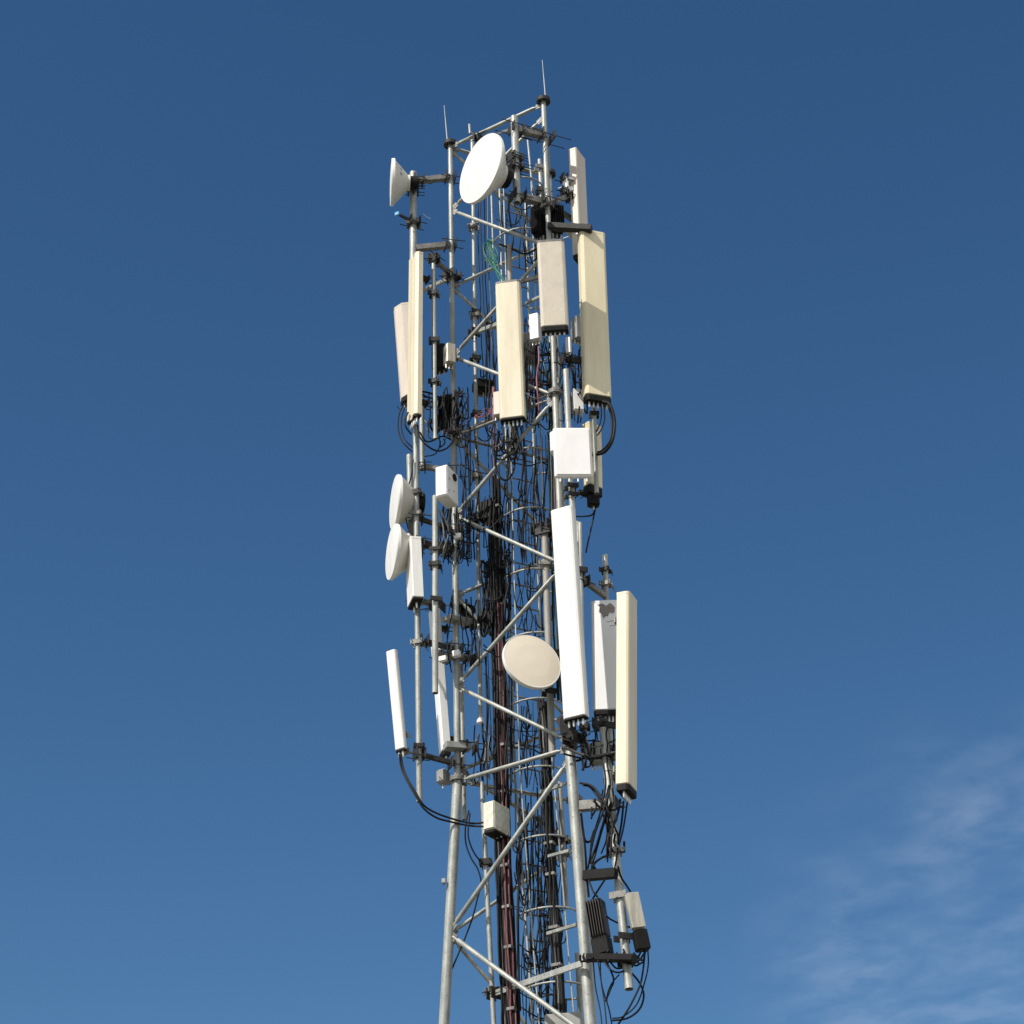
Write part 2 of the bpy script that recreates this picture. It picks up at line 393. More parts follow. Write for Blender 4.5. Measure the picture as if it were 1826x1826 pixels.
pole('white pipe above the flat white box on the right', (1009, 660), (1021, 915), .034, 20.0, mt=GALV, clamps=(870, 885), hollow=False)
pole('brown-grey pipe right of the ladder cage, above the round beige dish', (971, 942), (985, 1348), .038, 20.4, mt=BRN, clamps=((950, 1.8), 1010, 1240))
pole('slim pipe between the long white panel and the stained grey panel', (1034, 932), (1044, 1352), .022, 20.35, clamps=(1022, 1300))
pole('second slim pipe end showing beside the long white panel', (1030, 930), (1034, 1060), .018, 20.5)
pole('pipe standing up above the stained grey panel', (1079, 990), (1091, 1420), .030, 20.62, clamps=(1019, 1045, 1290, 1340, 1390), mt=GALV)
pole('thick leaning pipe at lower right carrying the two radio units', (1076, 1300), (1122, 1764), .044, 20.15, 19.82, clamps=((1528, 1), (1607, 1.3), (1678, 1.3), 1720))
pole('pipe below the right cream panel behind the black cable loops', (1056, 640), (1064, 880), .026, 20.35, clamps=(742,))
pole('pipe seen past the right leg in the top frame', (962, 285), (968, 400), .026, 21.2, clamps=(300, 340))
pole('thin grey riser pipe just inside the left leg, upper length', (842, 246), (857, 1280), .024, 21.15, clamps=(428, 593, 600, 680, 780, 890), hollow=False)
pole('thin grey riser pipe just inside the left leg, lower length', (859, 1395), (881, 1835), .026, 21.1, 20.95, clamps=(1545, 1770), hollow=False)
pole('pale pipe low behind the right leg', (1030, 1700), (1036, 1830), .028, 20.9, hollow=False)
pole('grey pipe hanging behind the thick right leg', (998, 1395), (1010, 1620), .027, 20.85, mt=BRN, clamps=(1500, 1525))
pole('thin pipe in the middle of the tower near the top', (876, 335), (880, 470), .014, 21.3, hollow=False)
pole('thin pipe right of the thick pipe in the top frame', (941, 250), (951, 352), .013, 21.2, hollow=False)
# white cone where the riser ends
cpt = W(857, 1285, 21.15); o = MB().lathe(cpt, UP, [(.05, .02), (.0, .042), (-.03, .042), (-.05, .02)], 16).build('cone_cap', WHITEB, None, cpt)
tag(o, 'small white cone capping the upper riser pipe', 'cap')

# ------------------------------------------------------------ arms
arm('outrigger arm from side dish pole to left leg, uppermost on the left', (746, 322, 20.92), (803, 316, 21.0), .07, .07, GALD, .05, .05)
arm('outrigger arm from left pole to left leg, just above the cream panel', (742, 443, 20.9), (803, 437, 21.0), .075, .075, GALD, 0, .055)
arm('short dark arm from slim pipe to left leg below the second arm', (774, 462, 20.75), (806, 492, 21.0), .05, .05, GALD, .03, .06)
arm('light strut arm behind the left cream panel going up to the left leg', (750, 520, 21.0), (806, 494, 21.0), .035, .045, GALV, 0, .05)
arm('heavy dark arm from thick pipe to right leg at the tower top', (921, 231, 20.07), (974, 243, 20.24), .075, .085, GALD, .06, .07, rl=.3)
arm('heavy dark arm at the lower end of the thick top pipe, reaching the right leg', (924, 350, 20.07), (975, 363, 20.24), .08, .085, GALD, .06, .08)
arm('dark arm from right leg out towards the upper right back panel', (973, 366, 20.2), (1012, 350, 20.5), .06, .06, GALD, .05, .03)
arm('long flat black arm above the right cream panel', (978, 404, 20.2), (1055, 408, 20.1), .09, .075, DARK, 0, 0)
arm('grey sloping arm behind the flat black arm', (992, 372, 20.5), (1030, 398, 20.8), .05, .06, GALD, 0, .03)
arm('dark arm between the leg and the right cream panel, at its lower third', (1010, 641, 20.2), (1048, 645, 20.3), .05, .07, DARK, .04, 0)
arm('dark arm above the deep white box on the left', (752, 832, 21.0), (811, 840, 21.0), .05, .06, GALD, .03, .06)
arm('dark arm from dish pole to left leg beneath the deep white box', (748, 968, 20.9), (811, 982, 21.0), .07, .07, DARK, .04, .08)
arm('dark arm left of the left leg level with the crossing braces', (748, 925, 20.9), (808, 945, 21.0), .04, .05, DARK, .03, .06)
arm('dark arm holding the lower end of the box panel behind the left pipes', (742, 1068, 20.9), (780, 1082, 20.8), .06, .06, GALD, .04, .05)
arm('grey platform bracket round the left leg with the black drum above', (795, 1102, 20.85), (842, 1112, 21.2), .14, .05, BOXG, 0, .03)
arm('dark arm crossing the left leg above the white tabs', (756, 1143, 20.9), (812, 1158, 21.0), .05, .05, DARK, .03, .06)
arm('white-topped clamp bracket on the left leg above the brace joint', (790, 1170, 20.9), (838, 1174, 21.1), .10, .05, GALD, .03, .04)
arm('wide grey clamp bracket on the left leg above its flange', (793, 1330, 20.9), (838, 1333, 21.0), .12, .07, BOXG, .0, .05)
arm('long dark arm from the narrow white antenna pole to the left leg', (748, 1345, 20.85), (812, 1362, 21.0), .045, .05, DARK, .04, .05)
arm('black diagonal arm from right leg up behind the long white panel', (1000, 1282, 20.2), (1022, 1318, 20.1), .10, .08, DARK, 0, .06)
arm('dark arm from the slim pipe down to the stained grey panel', (1041, 1035, 20.4), (1080, 1064, 20.6), .05, .06, GALD, .03, 0)
arm('dark arm under the stained grey panel reaching the cream panel', (1070, 1290, 20.25), (1108, 1296, 20.1), .06, .06, DARK, .04, .0)
arm('dark tapered arm holding the far right cream panel low down', (1075, 1350, 20.2), (1108, 1348, 20.0), .06, .08, DARK, .04, .0)
arm('grey rectangular arm right of the lower right leg near the cable fan', (1034, 1438, 20.2), (1092, 1433, 20.1), .08, .10, GALD, 0, .04)
arm('flat beam, shade painted black, from lower right leg to the leaning pipe', (1042, 1562, 19.98), (1099, 1557, 19.8), .08, .095, BLACKSHADE, 0, 0)  # black colour stands in for shade on a backlit underside
arm('lower flat beam, shade painted black, beneath the radio units', (1050, 1708, 19.95), (1132, 1709, 19.7), .12, .06, BLACKSHADE, 0, 0)  # shade of the beam's underside put into its colour
arm('pale flat bar low in the tower from riser pipe to right leg', (880, 1772, 20.95), (1038, 1718, 19.98), .02, .062, GALV, .03, 0)
arm('short pale stub bar in front of the black cable bundle', (976, 1665, 20.6), (1028, 1649, 20.2), .03, .035, GALV, 0, 0)
arm('short pale stub bar higher up by the black cable bundle', (978, 1527, 20.6), (1015, 1517, 20.3), .028, .032, GALV, 0, 0)
arm('short pale tie bar between ladder cage and right leg', (964, 1413, 20.8), (1004, 1399, 20.3), .03, .04, GALV, 0, 0)
arm('light brace bar on the riser pipe left of the centre cream panel', (845, 594, 21.1), (888, 578, 20.7), .04, .05, GALV, .03, 0)
arm('dark bar right of the centre cream panel', (925, 503, 20.5), (975, 490, 20.2), .035, .05, GALD, 0, .04)
arm('short light bar between the two middle panels', (938, 541, 20.5), (970, 526, 20.2), .03, .035, GALV, 0, 0)
arm('dark square bracket at the top of the brown-grey pipe', (955, 945, 20.5), (978, 938, 20.35), .05, .08, DARK, .02, .04)
arm('dark top bar between the pipe and right leg, above the dish', (888, 238, 20.6), (925, 226, 20.1), .02, .035, GALD, 0, 0)
arm('small dark arm of the stub sensor on the top beam', (840, 236, 20.8), (852, 246, 20.75), .02, .03, DARK, 0, .02)
o = MB().tube([W(837, 222, 20.8), W(838, 238, 20.8)], .016, 10).build('stub_sensor', GALV, None, W(838, 238, 20.8)); tag(o, 'tiny upright stub on the arm above the big dish', 'sensor')

# ------------------------------------------------------------ antennas
def rprof(w, d, kind):
    a, b = w / 2, d / 2
    if kind == 'box':
        e = .012; return [(-a + e, -b), (a - e, -b), (a, -b + e), (a, b), (-a, b), (-a, -b + e)]
    if kind == 'bevel':
        e = min(.035, d * .4); return [(-a + e, -b), (a - e, -b), (a - e * .3, -b + e * .35), (a, -b + e), (a, b), (-a, b), (-a, -b + e), (-a + e * .3, -b + e * .35)]
    if kind == 'ridge':
        return [(-a + .03, -b), (-a * .38, -b), (-a * .3, -b + .02), (a * .3, -b + .02), (a * .38, -b), (a - .03, -b), (a, -b + .03), (a, b), (-a, b), (-a, -b + .03)]
    if kind == 'oct':
        e = w * .26; return [(-a + e, -b), (a - e, -b), (a, -b + d * .45), (a, b), (-a, b), (-a, -b + d * .45)]
    if kind == 'round':
        pr = []
        for k in range(11):
            t = math.pi * k / 10; pr.append((-math.cos(t) * a, -b * .1 - math.sin(t) * b * .9))
        return pr + [(a, b), (-a, b)]
def cable(pts, r=.011, mt=None, label=None, grp=None, name='cable', k=8, seg=6):
    P = [W(*p) if not isinstance(p, Vector) else p for p in pts]
    c = spline(P, k)
    o = MB().tube(c, r, seg).build(name, mt or CABLE, None, P[-1])
    tag(o, label or 'black cable among the tangle inside the lattice tower', 'cable', grp or ('cables tangled in the tower' if not label else None)); return o
def panel(label, top, bot, w, d, yaw, mt, kind='bevel', Y2=None, ports=4, capm=BLACKSHADE, cap=.05, brk=.12, bm=DARK, topm=None, back=True, stick=.0, portlen=.07, name='panel_antenna', brkpos=(.12, .88)):
    T = W(*top); B = W(bot[0], bot[1], bot[2] if len(bot) > 2 else top[2])
    o = thing(name, label, 'antenna', B, 'panel antennas on the tower')
    X, n, ax = yawax(yaw, T - B); Ln = (T - B).length; Yv = -n
    prof = rprof(w, d, kind)
    MB().prism(prof, B, X, Yv, ax, cap, Ln, .012).build('radome', mt, o)
    MB().prism([(p[0] * .96, p[1] * .96) for p in prof], B, X, Yv, ax, 0, cap, 0).build('shaded_end_cap', capm, o)  # cap in black, mostly painting the shade under the panel
    MB().prism([(p[0] * 1.015, p[1] * 1.02) for p in prof], B, X, Yv, ax, Ln - .022, Ln + .004, 0).build('top_cap', topm or mt, o)
    if back: MB().box(B + ax * (Ln / 2) - n * (d / 2 + .006), (w * .7, .012, Ln * .96), (X, n, ax)).build('back_plate', GALV, o)
    for q in range(ports):
        c = B + X * ((q - (ports - 1) / 2) * w * .8 / max(ports, 2)) - ax * .0
        MB().tube([c + ax * .01, c - ax * portlen * .6, c - ax * portlen], [.013, .013, .009], 8).build('connector', CONN, o)
    if brk:
        for t in brkpos:
            c = B + ax * (Ln * t) - n * (d / 2 + brk / 2)
            mb = MB().box(c, (.07, brk, .05), (X, n, ax), .004)
            mb.box(c - n * (brk / 2), (.12, .02, .07), (X, n, ax), .003)
            for s_ in (-1, 1): mb.tube([c + X * (s_ * .048) + n * .02, c + X * (s_ * .048) - n * (brk / 2 + .1)], .006, 5)
            mb.build('bracket', bm, o)
    return B, X, n, ax, Ln, o

PA = panel('leftmost tall ridged cream panel hanging on the left pipe', (741, 459, 20.7), (738, 750), .25, .085, -62, CREAM, 'ridge', ports=5, cap=.02)
PB = panel('pinkish slanted panel half hidden behind the leftmost cream panel', (716, 548, 21.35), (729, 716, 21.35), .26, .12, -42, PINK, 'oct', ports=3)
PC = panel('tall cream panel in the middle front of the tower', (906, 506, 20.3), (915, 751), .295, .12, -9, CREAM, 'bevel', ports=5, cap=.014, topm=GALD)
PD = panel('short speckled grey-beige panel on the right leg', (982, 433, 19.69), (990, 593, 19.84), .315, .14, -3, STONE, 'bevel', ports=5, cap=.05, portlen=.04, topm=GALD)
PE = panel('tall cream panel on the right edge with a shadow across it', (1055, 417, 20.22), (1066, 719), .315, .12, 18, CREAM2, 'bevel', ports=5, cap=.07)
PF = panel('narrow pinkish panel seen edge-on beyond the right leg at the top', (1029, 276, 20.6), (1037, 470), .27, .10, 64, PINK, 'box', ports=2, bm=WHITEB, brkpos=(.3, .72), brk=.10)
PG = panel('very long white panel right of centre, tilted down', (1003, 910, 19.9), (1027, 1284, 19.85), .255, .10, -24, WHITE, 'bevel', ports=4, cap=.014)
PH = panel('grey-white panel with dirty stained top, second from the right', (1078, 1076, 20.50), (1083, 1277, 20.48), .29, .12, -4, GREYP, 'bevel', ports=6, cap=.045)
PI = panel('far right tall cream panel seen mostly from its side', (1119, 1066, 20.0), (1118, 1417, 19.95), .27, .14, 68, CREAM, 'bevel', ports=5, cap=.06, brk=.05, bm=GALD)
PJ = panel('narrow bright white panel at the lower left, leaning', (698, 1162, 20.9), (715, 1340, 20.9), .12, .06, -28, WHITE, 'bevel', ports=2, cap=.015, brk=.06, bm=GALV, brkpos=(.18, .02))
PK = panel('short white panel seen on edge beneath the two drum dishes', (736, 968, 20.75), (741, 1078, 20.75), .28, .12, -74, WHITE, 'box', ports=2, cap=.02, brk=.0)
PL = panel('long white panel behind the left pipes, below the black drum', (774, 1090, 21.3), (794, 1350, 21.3), .16, .09, -72, GREYP, 'box', ports=2, brk=.08)
PN = panel('dull beige panel tucked behind the flat white box', (1056, 760, 20.5), (1058, 884, 20.5), .20, .11, 40, CREAM2, 'box', ports=2, cap=.10)
# dirt on the grey panel's top
B_, X_, n_, ax_, Ln_, o_ = PH
pr = [(-.075, .0), (-.05, -.03), (-.062, -.09), (-.03, -.11), (-.012, -.175), (.012, -.14), (.035, -.15), (.05, -.10), (.10, -.11), (.115, -.05), (.09, -.01), (.06, .012), (.02, -.02), (-.02, .01)]
cc = B_ + ax_ * (Ln_ - .045) + n_ * .062
MB().add([cc + X_ * a + ax_ * b + n_ * .003 for a, b in pr] + [cc + X_ * a * .8 + ax_ * (b * .85 - .01) + n_ * .008 for a, b in pr],
         [(k, (k + 1) % 14, 14 + (k + 1) % 14, 14 + k) for k in range(14)] + [tuple(range(14, 28))]).build('dirt_patch', STAIN, o_)
# flat boxes
def cabinet(name, label, c, w, d, h, yaw, mt, cat='box', bev=.01, lid=True, ports=0, fins=0, bm=GALD, lean=None, handle=False, foot=None):
    C = W(*c); o = thing(name, label, cat, C - UP * h / 2)
    ax = UP if lean is None else (UP + V((math.cos(R(yaw)), math.sin(R(yaw)), 0)) * lean).normalized()
    X, n, ax = yawax(yaw, ax)
    body = MB().box(C, (w, d, h), (X, n, ax), bev).build('body', mt, o)
    if lid: MB().box(C + n * (d / 2 + .005), (w * .9, .01, h * .92), (X, n, ax), .002).build('cover', mt, o)
    if fins:
        mb = MB()
        for k in range(fins):
            mb.box(C + n * (d / 2 + .018) + X * (w * .92 * ((k + .5) / fins - .5)), (.006, .036, h * .94), (X, n, ax))
        mb.build('cooling_fins', mt, o)
    for q in range(ports):
        p = C - ax * h / 2 + X * ((q - (ports - 1) / 2) * w * .7 / max(1, ports - 1 or 1))
        MB().tube([p + ax * .005, p - ax * .05], .012, 8).build('connector', CONN, o)
    if bm: MB().box(C - n * (d / 2 + .03), (w * .4, .06, h * .6), (X, n, ax), .003).build('bracket', bm, o)
    if foot: MB().box(C - ax * (h / 2 + foot / 2), (w * 1.02, d * 1.02, foot), (X, n, ax), .01).build('cable_shroud', BLACKSHADE, o)
    return o
cabinet('flat_panel_antenna', 'flat square white box antenna on the right', (1021, 808, 19.75), .41, .055, .63, 3, WHITEB, 'antenna', .014, True, 4)
cabinet('equipment_box', 'larger white housing behind the flat square box', (1007, 789, 20.05), .31, .14, .28, -12, WHITEB, 'box', .02, False, 0)
o = cabinet('equipment_box', 'deep white box at the head of the left pipe', (797, 868, 20.5), .145, .28, .40, -24, WHITEB, 'box', .008, True, 0, 0, DARK)
X_, n_, _ = yawax(-24); C_ = W(797, 868, 20.5)
MB().lathe(C_ + X_ * .073 + UP * .12 - n_ * .04, X_, [(0, .045), (.012, .045), (.012, 0)], 18, False).build('round_vent', BLACKSHADE, o)
for dz, q in ((-.07, .02), (.04, -.09), (-.12, -.1)): MB().lathe(C_ + X_ * .073 + UP * dz - n_ * q, X_, [(0, .012), (.008, .012)], 8, False).build('bolt', CONN, o)
cabinet('equipment_cabinet', 'dirty white cabinet on the riser pipe low in the tower', (886, 1462, 20.8), .135, .30, .31, -32, DIRTYW, 'cabinet', .008, True, 3, 0, GALD, foot=.04)
cabinet('radio_unit', 'silver rounded radio unit at lower right with black cable boot', (1132, 1626, 19.8), .135, .11, .38, 10, ALU, 'radio unit', .028, True, 0, 0, DARK, -.16, foot=.2)
cabinet('radio_unit', 'brown finned radio unit beside the lower right leg', (1066, 1640, 19.95), .17, .14, .38, -22, FINM, 'radio unit', .012, False, 0, 6, DARK, -.12, foot=.18)
cabinet('radio_unit', 'grey unit hanging under the stained grey panel', (1065, 1345, 20.2), .17, .10, .23, -20, BOXG, 'radio unit', .02, True, 4, 0, DARK)
cabinet('radio_unit', 'dark finned unit left of the right leg below the top arms', (963, 398, 20.5), .12, .16, .42, -40, BLACKSHADE, 'radio unit', .01, False, 3, 6, DARK)
cabinet('radio_unit', 'dark unit right of the right leg below the top arms', (992, 395, 20.45), .14, .18, .38, 20, BLACKSHADE, 'radio unit', .01, False, 3, 5, DARK)
cabinet('radio_unit', 'white unit partly hidden left of the speckled panel', (955, 586, 20.35), .11, .12, .36, -20, WHITEB, 'radio unit', .008, False, 3)
cabinet('radio_unit', 'dark olive unit right of the centre cream panel', (943, 622, 20.75), .19, .16, .40, -5, BOXG, 'radio unit', .03, False, 3)
cabinet('radio_unit', 'small white unit right of the right leg below the speckled panel', (1014, 617, 20.4), .06, .06, .22, -20, WHITEB, 'radio unit', .006, False, 2)
cabinet('radio_unit', 'off-white unit behind the right cream panel', (1029, 588, 20.5), .10, .12, .32, 30, BOXG, 'radio unit', .01, True, 3)
cabinet('radio_unit', 'white unit below the right cream panel', (1030, 716, 20.45), .12, .10, .30, 10, WHITEB, 'radio unit', .01, True, 3)
cabinet('radio_unit', 'silver unit between slim pipe and left leg', (801, 634, 20.85), .11, .13, .28, 25, ALU, 'radio unit', .015, True, 3)
cabinet('radio_unit', 'dark unit behind the slim pipe left of the leg', (784, 640, 21.05), .16, .14, .36, -20, BLACKSHADE, 'radio unit', .015, False, 3)
cabinet('radio_unit', 'black unit on the left leg below the dark arms', (800, 738, 21.1), .2, .18, .42, -20, BLACKSHADE, 'radio unit', .012, False, 4, 7)
cabinet('junction_box', 'black box cluster on the riser pipe at the crossing braces', (869, 914, 21.05), .17, .14, .24, -20, BLACKSHADE, 'box', .012, True, 4)
cabinet('junction_box', 'dark wedge box on the riser pipe left of centre panel', (862, 690, 21.25), .25, .18, .16, 15, BLACKSHADE, 'box', .03, False, 3)
cabinet('junction_box', 'light strip box at left foot of the centre cream panel', (889, 722, 20.6), .10, .10, .32, -15, PINK, 'box', .01, False, 2)
cabinet('equipment_box', 'dark grey flat box at the bottom edge of the photo', (1008, 1832, 20.7), .36, .3, .2, -10, BOXG, 'box', .01, False, 0)
cabinet('junction_box', 'tiny white box on the riser cable above the cabinet', (849, 1325, 21.0), .045, .05, .06, -10, WHITEB, 'box', .004, False, 0)
cabinet('junction_box', 'white tab box on the left leg below the platform bracket', (814, 1166, 20.85), .085, .06, .075, -25, WHITEB, 'box', .006, False, 0)
cabinet('junction_box', 'white tab box pair beside the pipe end', (790, 1175, 20.8), .09, .05, .06, -25, WHITEB, 'box', .006, False, 0)
cabinet('junction_box', 'small white fitting on the left leg under the deep white box', (817, 957, 20.85), .08, .07, .07, -20, WHITEB, 'box', .01, False, 0)
cabinet('junction_box', 'small white fitting right of the lower drum dish', (727, 956, 20.8), .065, .06, .045, -20, WHITEB, 'box', .01, False, 0)
cabinet('junction_box', 'grey box behind the foot of the long rear left panel', (790, 1386, 21.2), .12, .12, .16, -30, BOXG, 'box', .02, False, 1)
cabinet('junction_box', 'small clip box on the left edge of the lower left leg', (791, 1571, 20.95), .04, .04, .05, 0, GALV, 'box', .004, False, 0)
cabinet('junction_box', 'black block on the right leg above its flange', (1013, 1297, 20.15), .12, .14, .2, -30, BLACKSHADE, 'box', .01, False, 0)
cabinet('junction_box', 'black plug box below the beige panel', (1058, 893, 20.5), .13, .09, .14, 10, BLACKSHADE, 'box', .01, True, 1)
# white bracket arms left of the edge-on panel
for i, (a, b) in enumerate((((1006, 318, 20.45), (1022, 322, 20.5)), ((1006, 342, 20.45), (1022, 336, 20.5)))):
    arm(('upper' if i == 0 else 'lower') + ' white bracket arm on the edge-on panel at the top', a, b, .05, .05, WHITEB, .02, 0, 'white bracket arms')
cabinet('equipment_box', 'white fitting at the edge-on top panel bracket', (1009, 328, 20.45), .07, .06, .16, -20, WHITEB, 'box', .012, False, 0)

# ------------------------------------------------------------ dishes
def dish(label, c, Rr, yaw, up=0, face=WHITE, rim=.05, depth=.28, backr=.09, side=None, pole_at=None, bulge=.015, rimm=None, rough=True):
    C = W(*c); a = R(yaw); n = V((math.sin(a) * math.cos(R(up)), -math.cos(a) * math.cos(R(up)), math.sin(R(up))))
    o = thing('microwave_dish', label, 'dish antenna', C - UP * Rr, 'microwave dishes on the tower')
    MB().lathe(C, n, [(.004, Rr * .965), (.004 + bulge * .6, Rr * .6), (.004 + bulge, .001)], 64).build('cover', face, o)
    MB().lathe(C, n, [(.001, Rr * .93), (.006, Rr * .985), (-.004, Rr), (-.035, Rr), (-.035, Rr * .97)], 64, False).build('rim', rimm or WHITE, o)
    MB().lathe(C, n, [(-.03, Rr * .975), (-rim, Rr * .97), (-rim - .02, Rr * .93), (-depth, backr), (-depth - .03, backr)], 64).build('shroud', side or SHROUD, o)
    e = C - n * (depth + .03)
    MB().lathe(e, n, [(0, backr * .8), (-.10, backr * .75)], 20).build('feed_housing', BLACKSHADE, o)
    if pole_at is not None:
        Pm = W(*pole_at); mb = MB(); st = e - n * .05
        d = (Pm - st); L_ = d.length; d.normalize(); s_ = d.cross(UP).normalized()
        mb.box(st.lerp(Pm, .5), (L_, .07, .12), (d, s_, s_.cross(d)), .006)
        clampmesh(mb, Pm + UP * .06, .045, yaw, True, 1.3, .1); clampmesh(mb, Pm - UP * .08, .045, yaw, True, 1.3, .1)
        mb.tube([st - UP * .05, st.lerp(Pm, .5) - UP * .14, Pm - UP * .16], .012, 8)
        mb.build('mount', DARK, o)
    return o
d1 = dish('small cone-backed dish at the far left of the tower top, seen from the side', (698, 325, 20.75), .295, -84, 0, WHITE, .02, .20, .10, SHROUD, (737, 330, 20.9))
# slots on its back cone
X_, n_, _ = yawax(-84); C_ = W(698, 325, 20.75)
for k in range(4):
    a = R(18 + k * 26); rr = .30 - .0
    q = C_ - n_ * .10 + (X_ * math.sin(a) + UP * math.cos(a)) * .205
    dirr = (X_ * math.sin(a) + UP * math.cos(a)); MB().box(q, (.012, .055, .035), (dirr, (n_ * .7 + dirr * .45).normalized(), (n_ * .7 + dirr * .45).normalized().cross(dirr)), 0).build('slot', BOXG, d1)
dish('biggest round white dish at the tower top', (857, 300, 19.78), .44, -54, 0, WHITE, .05, .26, .15, SHROUD, (919, 291, 20.05))
dish('upper of the two stacked drum dishes on the left', (704, 895, 20.95), .315, -76, 0, WHITE, .035, .20, .17, SHROUD, (731, 893, 21.15))
dish('lower of the two stacked drum dishes on the left', (699, 984, 20.85), .318, -74, 0, WHITE, .035, .20, .17, SHROUD, (733, 975, 21.1))
dish('round beige dish with white rim in front of the lower tower', (949, 1179, 20.05), .325, 24, 7, BEIGE, .05, .20, .10, SHROUD, (981, 1175, 20.4), rimm=WHITE)
dish('small black drum facing away beside the left leg', (838, 1092, 21.3), .085, 140, 0, BLACKSHADE, .05, .14, .07, BLACKSHADE, None, rimm=BLACKSHADE)

# ------------------------------------------------------------ cable bundles
def bundle(name, label, path, n, spread, rs, mats, seed, ties=()):
    rr = random.Random(seed); P0 = [W(*p) for p in path]
    o = thing(name, label, 'cable bundle', P0[-1])
    for i in range(n):
        ox = (i / (n - 1) - .5) * spread; oy = rr.uniform(-.4, .4) * spread
        pts = []
        for j, p in enumerate(P0):
            pts.append(p + V((ox + rr.uniform(-.1, .1) * spread * .5, oy + rr.uniform(-.02, .02), 0)))
        c = spline(pts, 10)
        c = [q + V((math.sin(k * .55 + i * 1.7) * .004 + rr.uniform(-.002, .002), 0, 0)) for k, q in enumerate(c)]
        MB().tube(c, rs[i % len(rs)], 7).build('cable', mats[i % len(mats)], o)
    for y in ties:
        for j in range(len(path) - 1):
            if path[j][1] <= y <= path[j + 1][1]:
                t = (y - path[j][1]) / (path[j + 1][1] - path[j][1]); c = P0[j].lerp(P0[j + 1], t)
                MB().box(c + V((0, -.0, 0)), (spread * 1.25, spread * 1.0, .035), yawax(-27), .004).build('hanger_clamp', GALD, o)
    return o
rb0 = [(884, 850, 21.0), (886, 1000, 21.0), (891, 1160, 20.95)]
rb = [(888, 1075, 20.98), (891, 1160, 20.95), (894, 1300, 20.9), (897, 1440, 20.9), (903, 1600, 20.8), (910, 1740, 20.75), (914, 1840, 20.7)]
bundle('feeder_cable_bundle', 'maroon feeder cables bunched with black ones down the tower middle', rb, 9, .07, [.012, .014, .011], [CABLE, RED, CABLE, RED, RED], 3, (1330, 1412, 1545, 1618, 1690, 1800))
bundle('feeder_cable_bundle', 'black feeder cables along the left side of the maroon bundle', [(p[0] - 6 - (p[1] - 850) * .006, p[1] + 40, p[2] + .1) for p in rb0[:2] + rb[1:]], 5, .05, [.011, .013], [CABLE, CABLE, CABLEG], 4)
bundle('feeder_cable_bundle', 'black feeder cables along the right side of the maroon bundle', [(p[0] + 5 + (p[1] - 850) * .005, p[1] + 30, p[2] + .05) for p in rb0[:2] + rb[1:]], 4, .04, [.012, .010], [CABLE, CABLEG, CABLE], 5)
bundle('feeder_cable_bundle', 'all-black feeder cables above the maroon ones in mid tower', [(p[0], p[1], p[2] + .02) for p in rb0], 8, .08, [.013, .011], [CABLE, CABLE, CABLEG, CABLE], 14, (905,))
kb = [(966, 1250, 20.9), (972, 1330, 20.85), (976, 1420, 20.8), (982, 1540, 20.75), (988, 1640, 20.7), (996, 1750, 20.65), (1001, 1840, 20.6)]
bundle('feeder_cable_bundle', 'thick black feeder cable bundle beside the lower right leg', kb, 9, .085, [.014, .012], [CABLE, CABLE, CABLE, CABLEG], 6, (1505, 1560, 1655, 1722))
bundle('feeder_cable_bundle', 'thin dark cables rising through the upper tower middle', [(860, 290, 21.35), (862, 450, 21.3), (868, 600, 21.3), (873, 700, 21.3), (880, 800, 21.2), (883, 900, 21.1)], 4, .12, [.006, .007], [CABLE, CABLEG], 8)
bundle('feeder_cable_bundle', 'dark cables down beside the right leg behind the long panel', [(984, 740, 20.5), (984, 850, 20.5), (987, 960, 20.5), (992, 1100, 20.45), (1000, 1250, 20.4)], 4, .06, [.010, .008], [CABLE, GREEND, CABLEG, RED], 9)

# ------------------------------------------------------------ single cables measured one by one
big = .0155
cable([(1075, 716, 20.15), (1088, 722, 20.1), (1096, 752, 20.1), (1092, 785, 20.1), (1078, 806, 20.2), (1058, 812, 20.4)], .017, None, 'thick black cable loop swinging out right of the right cream panel')
cable([(1078, 716, 20.2), (1085, 724, 20.2), (1091, 750, 20.2), (1089, 783, 20.2), (1074, 803, 20.3), (1056, 808, 20.45)], .012, None, 'inner black cable loop below the right cream panel')
cable([(1072, 722, 20.2), (1072, 745, 20.25), (1066, 765, 20.3), (1056, 778, 20.45)], .008, None, 'short thin cable below the right cream panel, left one')
cable([(1077, 722, 20.2), (1078, 748, 20.25), (1070, 770, 20.3), (1057, 784, 20.45)], .008, None, 'short thin cable below the right cream panel, right one')
cable([(722, 718, 21.3), (712, 738, 21.1), (710, 765, 21.0), (718, 788, 20.9), (736, 806, 20.9)], .009, None, 'outermost thin cable loop below the pinkish panel on the left')
cable([(726, 718, 21.3), (717, 740, 21.1), (716, 765, 21.0), (723, 785, 20.9), (738, 800, 20.9)], .008, None, 'inner thin cable loop below the pinkish panel on the left')
cable([(728, 735, 20.7), (722, 750, 20.7), (724, 762, 20.7), (734, 775, 20.75)], .010, None, 'short cable at the lower left corner of the leftmost cream panel')
cable([(744, 758, 20.7), (748, 778, 20.7), (762, 795, 20.7), (780, 804, 20.75), (797, 799, 20.8), (808, 786, 20.9), (812, 770, 21.0)], .011, None, 'round hanging cable between the leftmost cream panel and left leg')
cable([(783, 775, 20.9), (784, 795, 20.9), (775, 810, 20.9), (757, 814, 21.0)], .007, None, 'small thin cable hanging under the round hanging cable')
cable([(748, 770, 20.75), (760, 787, 20.8), (776, 784, 20.8), (790, 778, 20.9), (808, 786, 21.0)], .010, None, 'nearly level cable joining the slim pipe foot to the leg')
